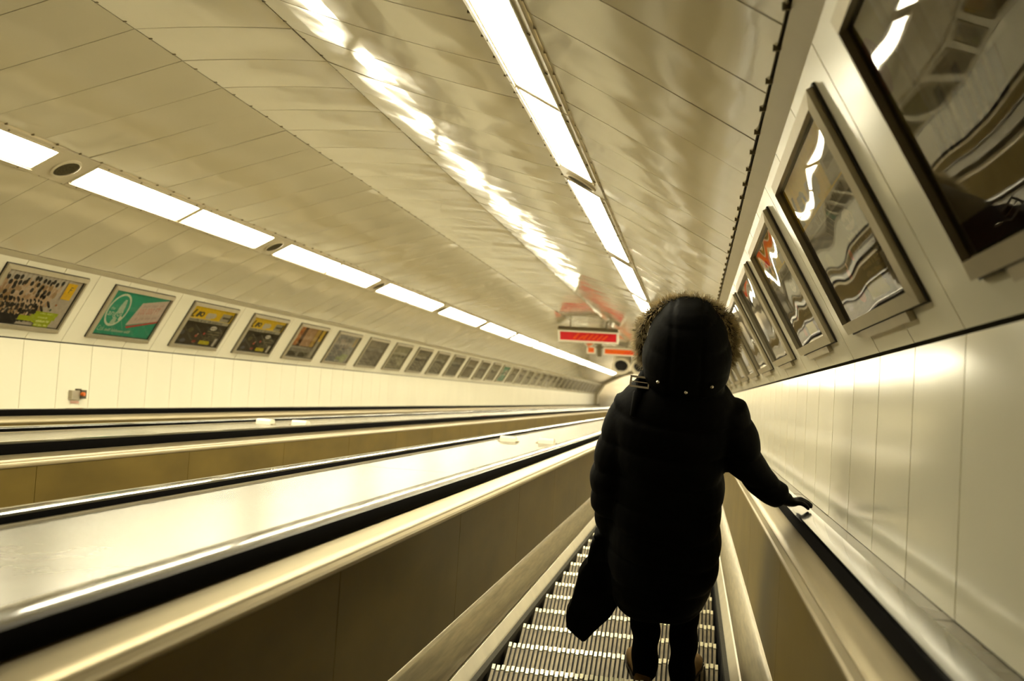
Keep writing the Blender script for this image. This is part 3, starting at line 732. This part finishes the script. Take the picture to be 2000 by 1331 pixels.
# ------------------------------------------------------------------ lower end
bm = bmesh.new()
ring = [WB, WT, AT, JT, LO, LI, CR]; ring = ring + [mir(p) for p in ring[::-1]]
inn = [(CX + (x - CX) * 0.955, n * 0.93 if n > 0 else n) for x, n in ring]
extrude(bm, [(CX + (x - CX) * 1.02, n + (.05 if n > 0 else 0)) for x, n in ring] + inn[::-1], 58.6, 59.4)
o = mesh_obj('trim_3', bm, TRIM); put(o); tag(o, 'dull beige portal frame at the lower end of the tunnel', 'trim', kind='structure')
ZF = at(0, 58, -1.15).z; YF = at(0, 58, -1.15).y
HALL = mat('beige_hall_wall', (0.62, 0.56, 0.42), 0.5, noise=(1.2, 0.05)); HFL = mat('grey_hall_floor', (0.3, 0.26, 0.19), 0.35, noise=(2, 0.1))
for nm, a, b, m, lab in (('floor_hall', (-6.2, YF - 0.2, ZF - 0.1), (1.2, YF + 14, ZF), HFL, 'grey floor of the lower hall'), ('wall_hall_end', (-6.2, YF + 12, ZF), (1.2, YF + 12.2, ZF + 5), HALL, 'beige end wall of the lower hall'),
                         ('wall_hall_left', (-6.2, YF, ZF), (-6.0, YF + 12, ZF + 5), HALL, 'left wall of the lower hall'), ('wall_hall_right', (1.0, YF, ZF), (1.2, YF + 12, ZF + 5), HALL, 'right wall of the lower hall'),
                         ('ceiling_hall', (-6.2, YF + 2.2, ZF + 3.2), (1.2, YF + 12, ZF + 3.35), HALL, 'ceiling of the lower hall'), ('trim_4', (-6.0, YF + 11.9, ZF), (1.0, YF + 12.0, ZF + 1.5), TRIM, 'darker dado along the lower hall wall')):
    bm = bmesh.new(); box(bm, a, b); o = mesh_obj(nm, bm, m); tag(o, lab, nm.split('_')[0], kind='structure')
for i, yy in enumerate((3.4, 6.4, 9.4)):  # added lamps, out of view, put in to brighten the lower hall
    e = empty('added_hall_lamp', (-2.5, YF + yy, ZF + 2.95), tilt=False); tag(e, '%s long added lamp, out of sight, brightening the lower hall' % ORD[i], 'light', 'added lamps of the lower hall')
    bm = bmesh.new(); box(bm, (-2.6, -0.2, 0), (2.6, 0.2, 0.06)); mesh_obj('diffuser', bm, LIGHT, e)
    bm = bmesh.new(); box(bm, (-2.65, -0.24, 0.06), (2.65, 0.24, 0.1)); mesh_obj('housing', bm, PLATE, e)
    for x in (-2, 2): bm = bmesh.new(); box(bm, (x - .02, -.02, .1), (x + .02, .02, .25)); mesh_obj('hanger', bm, POST, e)
# ------------------------------------------------------------------ the person
CLOTH = mat('black_quilted_nylon', (0.0016, 0.0015, 0.0013), 0.7, noise=(40, 0.2), bump=(55, 0.25, 0.004, 3), spec=0.07)
TROUS = mat('black_trousers', (0.002, 0.0018, 0.0015), 0.9, noise=(60, 0.2), spec=0.05)
GLOVE = mat('black_glove', (0.003, 0.0027, 0.0023), 0.6, noise=(60, 0.2), spec=0.12)
SUEDE = mat('brown_suede', (0.17, 0.10, 0.03), 0.85, noise=(30, 0.25)); SOLE = mat('dark_sole', (0.03, 0.022, 0.015), 0.8, noise=(20, 0.2))
FUR = mat('olive_brown_fur', (0.46, 0.37, 0.20), 0.7, noise=(25, 0.4)); FUR_D = mat('dark_fur_root', (0.025, 0.018, 0.008), 0.8, noise=(25, 0.4))
SKIN = mat('skin', (0.55, 0.33, 0.22), 0.5, noise=(20, 0.05)); CHROME = mat('pale_metal_buckle', (0.85, 0.78, 0.68), 0.25, 0.9, noise=(10, 0.03))
HAIRM = mat('dark_hair', (0.02, 0.013, 0.008), 0.6, noise=(60, 0.4, (1, 1, .1)))
def loft(bm, rings, n=28):
    """rings: (centre, half width x, half depth y, z tilt none)"""
    R = []
    for (cx, cy, cz), hx, hy in rings:
        R.append([bm.verts.new((cx + hx * math.copysign(abs(math.cos(a)) ** 0.85, math.cos(a)), cy + hy * math.copysign(abs(math.sin(a)) ** 0.85, math.sin(a)), cz)) for a in (2 * math.pi * i / n for i in range(n))])
    for a, b in zip(R[:-1], R[1:]):
        for i in range(n): bm.faces.new((a[i], a[(i+1) % n], b[(i+1) % n], b[i]))
    bm.faces.new(R[0][::-1]); bm.faces.new(R[-1])
def tube(bm, pts, n=16, flat=None):
    """pts: (Vector, radius); flat = (axis, factor) squashes the ring along a world axis"""
    R = []; P = [Vector(p) for p, r in pts]
    for i, (p, r) in enumerate(pts):
        d = (P[min(i + 1, len(P) - 1)] - P[max(i - 1, 0)]).normalized()
        u = d.cross(Vector((0, 1, 0))) if abs(d.y) < 0.9 else d.cross(Vector((1, 0, 0))); u.normalize(); v = d.cross(u)
        ring = []
        for k in range(n):
            a = 2 * math.pi * k / n; o = (u * math.cos(a) + v * math.sin(a)) * r
            ring.append(bm.verts.new(P[i] + o))
        R.append(ring)
    for a, b in zip(R[:-1], R[1:]):
        for i in range(n): bm.faces.new((a[i], a[(i+1) % n], b[(i+1) % n], b[i]))
    for ring, i, sgn in ((R[0], 0, -1), (R[-1], -1, 1)):
        d = (P[1] - P[0]).normalized() if i == 0 else (P[-1] - P[-2]).normalized()
        tip = bm.verts.new(P[i] + d * sgn * pts[i][1] * 0.6)
        for k in range(n): bm.faces.new((ring[k], ring[(k+1) % n], tip))
def ball(bm, c, r, s=(1, 1, 1), rot=0.0):
    bmesh.ops.create_uvsphere(bm, u_segments=20, v_segments=14, radius=1.0, matrix=Matrix.Translation(c) @ Matrix.Rotation(rot, 4, 'X') @ Matrix.Diagonal((r * s[0], r * s[1], r * s[2], 1)))
def fuse(name, bm, voxel, material, parent, smooth_it=4, fn=None):
    bmesh.ops.recalc_face_normals(bm, faces=bm.faces[:])
    me = bpy.data.meshes.new('tmp'); bm.to_mesh(me); bm.free(); t = bpy.data.objects.new('tmp', me); COL.objects.link(t)
    r = t.modifiers.new('r', 'REMESH'); r.mode = 'VOXEL'; r.voxel_size = voxel
    if smooth_it: sm = t.modifiers.new('s', 'SMOOTH'); sm.iterations = smooth_it; sm.factor = 0.5
    dg = bpy.context.evaluated_depsgraph_get(); out = bpy.data.meshes.new_from_object(t.evaluated_get(dg)); bpy.data.objects.remove(t); bpy.data.meshes.remove(me)
    if fn:
        nrm = [v.normal.copy() for v in out.vertices]
        for v, nn in zip(out.vertices, nrm): v.co = fn(v.co.copy(), nn)
    out.name = name; out.materials.clear(); out.materials.append(material)
    for p in out.polygons: p.use_smooth = True
    return link(name, out, parent)

GZ = -3.3513                                   # tread the person stands on
ORG_P = Vector((-0.08, 3.38, GZ))
person = empty('person', ORG_P, tilt=False)
tag(person, 'person seen from behind in long black hooded coat, right hand on the handrail', 'person')
INV = Matrix.Translation(-ORG_P)
def done(o): o.data.transform(INV); return o
# body: one continuous figure
bm = bmesh.new()
loft(bm, [((-0.08, 3.39, -2.55), .10, .08), ((-0.08, 3.39, -2.5), .15, .11), ((-0.08, 3.39, -2.35), .14, .10), ((-0.08, 3.39, -2.15), .155, .11), ((-0.06, 3.40, -1.98), .17, .09), ((-0.045, 3.41, -1.92), .09, .07)])
tube(bm, [((-0.045, 3.41, -1.96), .06), ((-0.04, 3.42, -1.84), .052)])
ball(bm, (-0.038, 3.43, -1.72), .1, (.78, .95, 1.12)); ball(bm, (-0.038, 3.50, -1.80), .035, (1, .9, 1)); tube(bm, [((-0.038, 3.52, -1.705), .009), ((-0.038, 3.540, -1.745), .014)])
for sx in (-1, 1):
    ball(bm, (-0.038 + sx * .078, 3.42, -1.73), .022, (.5, .8, 1.3)); ball(bm, (-0.038 + sx * .03, 3.51, -1.765), .022, (1, .8, .9))
tube(bm, [((-0.20, 3.40, -1.99), .05), ((-0.30, 3.365, -2.28), .042), ((-0.295, 3.44, -2.54), .03), ((-0.27, 3.47, -2.62), .035)])
tube(bm, [((0.09, 3.40, -1.99), .05), ((0.17, 3.385, -2.13), .042), ((0.225, 3.37, -2.235), .036), ((0.35, 3.362, -2.33), .026), ((0.385, 3.365, -2.345), .018)])
for x0, x1 in ((-0.15, -0.145), (0.0, 0.012)):
    tube(bm, [((x0, 3.39, -2.52), .08), ((x0, 3.39, -2.75), .062), ((x1, 3.38, -2.95), .05), ((x1, 3.37, -3.1), .045), ((x1, 3.365, -3.28), .034), ((x1, 3.40, -3.31), .032)])
done(fuse('body', bm, 0.011, SKIN, person, 3))
# coat
def quilt(co, n):
    q = abs(math.sin(math.pi * (co.z + 0.02 * math.sin(7 * co.x)) / 0.125))
    k = 0.013 * (q ** 0.5 - 0.7)
    if co.z < -2.84: k = 0.0
    w = 0.003 * math.sin(31 * co.x + 17 * co.z) + 0.003 * math.sin(23 * co.z - 19 * co.y)
    return co + n * (k + w)
bm = bmesh.new()
loft(bm, [((-0.10, 3.38, -2.885), .178, .178), ((-0.10, 3.38, -2.872), .193, .188), ((-0.092, 3.38, -2.80), .205, .192), ((-0.088, 3.38, -2.72), .217, .19), ((-0.085, 3.38, -2.6), .222, .185), ((-0.085, 3.385, -2.45), .215, .18),
          ((-0.085, 3.39, -2.25), .213, .175), ((-0.08, 3.39, -2.1), .222, .165), ((-0.07, 3.39, -2.0), .225, .152), ((-0.06, 3.40, -1.94), .205, .14), ((-0.052, 3.41, -1.885), .168, .128), ((-0.05, 3.42, -1.85), .14, .118), ((-0.05, 3.42, -1.82), .12, .11)])
tube(bm, [((-0.215, 3.40, -1.985), .086), ((-0.265, 3.385, -2.12), .088), ((-0.302, 3.365, -2.29), .085), ((-0.305, 3.39, -2.43), .083), ((-0.292, 3.43, -2.56), .070)])
tube(bm, [((0.115, 3.40, -1.985), .086), ((0.165, 3.39, -2.10), .083), ((0.208, 3.375, -2.20), .074), ((0.262, 3.366, -2.262), .060), ((0.318, 3.362, -2.303), .052), ((0.350, 3.361, -2.322), .046)])
# left front panel of the coat swinging out
pl = [(-0.37, -2.60), (-0.425, -2.80), (-0.493, -3.03), (-0.488, -3.10), (-0.415, -3.175), (-0.36, -3.105), (-0.292, -3.01), (-0.24, -2.90), (-0.20, -2.58)]
a = [bm.verts.new((x, 3.365, z)) for x, z in pl]; b = [bm.verts.new((x, 3.435, z)) for x, z in pl]
bm.faces.new(a); bm.faces.new(b[::-1])
for i in range(len(pl)): bm.faces.new((a[i], b[i], b[(i+1) % len(pl)], a[(i+1) % len(pl)]))
coat = done(fuse('coat', bm, 0.010, CLOTH, person, 3, quilt))
# hood
def hoodq(co, n):
    q = abs(math.sin(math.pi * (co.z + 1.60) / 0.10)); co = co + n * (0.008 * (q ** 0.5 - .7))
    q2 = abs(co.x + 0.035 + 0.0)
    if abs(q2 - 0.055) < 0.008: co = co - n * 0.004
    if co.y > 3.485:
        r = ((co.x + 0.035) / .17) ** 2 + ((co.z + 1.73) / .19) ** 2
        co.y = 3.485 - 0.05 * max(0, 1 - r)
    return co
bm = bmesh.new()
loft(bm, [((-0.035, 3.41, z), hw, hd) for z, hw, hd in ((-1.90, .10, .10), (-1.878, .135, .125), (-1.85, .152, .14), (-1.80, .165, .155), (-1.74, .160, .158), (-1.68, .145, .155), (-1.63, .124, .14), (-1.59, .098, .118), (-1.565, .070, .09), (-1.552, .035, .05))])
done(fuse('hood', bm, 0.009, CLOTH, person, 3, hoodq))
# fur trim round the hood opening: dark roll and pale strands
def fur_pt(t): 
    a = math.radians(-62 + 304 * t); a_ = a
    k = 1.0 + 0.10 * max(0, -math.sin(a))
    return Vector((-0.040 + 0.168 * k * math.cos(a), 3.492 - 0.02 * math.sin(a), -1.745 + 0.170 * math.sin(a)))
bm = bmesh.new(); tube(bm, [(fur_pt(i / 40), .020) for i in range(41)], 12); 
o = mesh_obj('fur_roll', bm, FUR_D, person, True); done(o)
bm = bmesh.new(); rf = random.Random(21)
for i in range(5200):
    t = rf.random(); c = fur_pt(t); cen = Vector((-0.04, 3.492, -1.745))
    rad = (c - cen); rad.y = 0; rad.normalize(); tan = Vector((-rad.z, 0, rad.x)); fw = Vector((0, 1, 0))
    a = rf.uniform(-2.2, 2.2); d = (rad * math.cos(a) + fw * math.sin(a) * 0.9 + tan * rf.uniform(-.35, .35) + Vector((0, 0, -.12))).normalized()
    p0 = c + d * 0.012; L = rf.uniform(.018, .042); p1 = p0 + d * L * .6 + tan * rf.uniform(-.004, .004); p2 = p0 + d * L + Vector((0, 0, -.006)) * rf.random() + tan * rf.uniform(-.006, .006)
    u = d.cross(fw); u = u.normalized() if u.length > 1e-4 else tan; v = d.cross(u)
    r0, r1 = 0.0014, 0.0009
    A = [bm.verts.new(p0 + (u * math.cos(q) + v * math.sin(q)) * r0) for q in (0, 2.1, 4.2)]; B = [bm.verts.new(p1 + (u * math.cos(q) + v * math.sin(q)) * r1) for q in (0, 2.1, 4.2)]; T = bm.verts.new(p2)
    for k in range(3):
        bm.faces.new((A[k], A[(k+1) % 3], B[(k+1) % 3], B[k])); bm.faces.new((B[k], B[(k+1) % 3], T))
o = mesh_obj('fur_trim', bm, FUR, person); done(o); o['kind'] = 'stuff'; o['label'] = 'pale brown faux fur strands'
# trousers
for x0, x1 in ((-0.160, -0.148), (0.002, 0.012)):
    bm = bmesh.new(); tube(bm, [((x0, 3.385, -2.80), .072), ((x0, 3.38, -2.92), .066), ((x1, 3.372, -3.08), .060), ((x1, 3.362, -3.2), .056), ((x1, 3.355, -3.27), .056), ((x1, 3.355, -3.305), .055)], 18)
    done(fuse('trouser_leg', bm, 0.009, TROUS, person, 2, lambda c, n: c + n * (.004 * math.sin(40 * c.z + 12 * c.x))))
# boots
for x1, sx in ((-0.150, -1), (0.013, 1)):
    bm = bmesh.new()
    tube(bm, [((x1, 3.345, GZ + .10), .044), ((x1, 3.345, GZ + .055), .044)], 16)
    tube(bm, [((x1 - sx * .004, 3.295, GZ + .045), .036), ((x1 + sx * .018, 3.39, GZ + .047), .040), ((x1 + sx * .045, 3.455, GZ + .044), .042), ((x1 + sx * .060, 3.492, GZ + .036), .032)], 16)
    ft = done(fuse('boot', bm, 0.008, SUEDE, person, 3))
    bm = bmesh.new(); tube(bm, [((x1 - sx * .004, 3.285, GZ + .014), .038), ((x1 + sx * .018, 3.39, GZ + .014), .042), ((x1 + sx * .046, 3.46, GZ + .014), .045), ((x1 + sx * .060, 3.497, GZ + .014), .036)], 16)
    for v in bm.verts: v.co.z = GZ + .002 + max(0, min(.02, (v.co.z - GZ + .03) * .4))
    o = mesh_obj('sole', bm, SOLE, ft); done(o)
# gloved right hand lying over the handrail, fingers hanging over its outer edge
def hand(bm):
    ball(bm, (0.386, 3.364, -2.353), .030, (1.2, 1.25, .62), -INC); tube(bm, [((0.338, 3.361, -2.322), .030), ((0.376, 3.363, -2.346), .026)])
    for i, (dy, l, dz) in enumerate(((0.032, .92, 0.0), (0.011, 1.0, .002), (-0.010, .95, .001), (-0.029, .76, -.002))):
        y = 3.366 + dy; z0 = -2.350 + dz - dy * 0.5
        tube(bm, [((0.402, y, z0), .0105), ((0.402 + .028 * l, y + .003 + dy * .1, z0 + .001), .0100), ((0.402 + .050 * l, y + .005 + dy * .15, z0 - .010), .0090), ((0.402 + .066 * l, y + .006 + dy * .18, z0 - .024), .0075)], 10)
    tube(bm, [((0.374, 3.383, -2.352), .012), ((0.371, 3.412, -2.370), .0105), ((0.374, 3.434, -2.386), .009)], 10)
bm = bmesh.new(); hand(bm); bmesh.ops.translate(bm, vec=(0, 0, 0.004), verts=bm.verts[:]); done(fuse('glove', bm, 0.0042, GLOVE, person, 3))
bm = bmesh.new(); ball(bm, (-0.285, 3.46, -2.60), .040, (.8, 1, 1.2)); done(fuse('glove', bm, 0.006, GLOVE, person, 2))
# strap with buckle on the left shoulder, press studs on the collar
bm = bmesh.new(); tube(bm, [((-0.165, 3.46, -1.875), .016), ((-0.19, 3.40, -1.850), .018), ((-0.200, 3.352, -1.856), .019), ((-0.206, 3.318, -1.886), .018), ((-0.218, 3.295, -1.97), .014)], 8)
o = mesh_obj('shoulder_strap', bm, CLOTH, person, True); done(o)
bm = bmesh.new()
for a, b in (((-.036, -.004, -.022), (.036, .004, -.015)), ((-.036, -.004, .015), (.036, .004, .022)), ((-.036, -.004, -.015), (-.029, .004, .015)), ((.031, -.004, -.015), (.036, .004, .015)), ((-.029, -.001, -.0015), (.031, .001, .0015))): box(bm, a, b)
o = mesh_obj('buckle', bm, CHROME, person); o['label'] = 'pale metal slider buckle'
o.matrix_local = INV @ Matrix.Translation((-0.201, 3.335, -1.848)) @ Matrix.Rotation(math.radians(5), 4, 'Y') @ Matrix.Rotation(math.radians(-38), 4, 'X')
for p in ((-0.131, 3.272, -1.808), (0.060, 3.272, -1.815), (-0.03, 3.255, -1.835)):
    bm = bmesh.new(); bmesh.ops.create_uvsphere(bm, u_segments=12, v_segments=8, radius=0.007); o = mesh_obj('press_stud', bm, CHROME, person, True); o.matrix_local = INV @ Matrix.Translation(p)
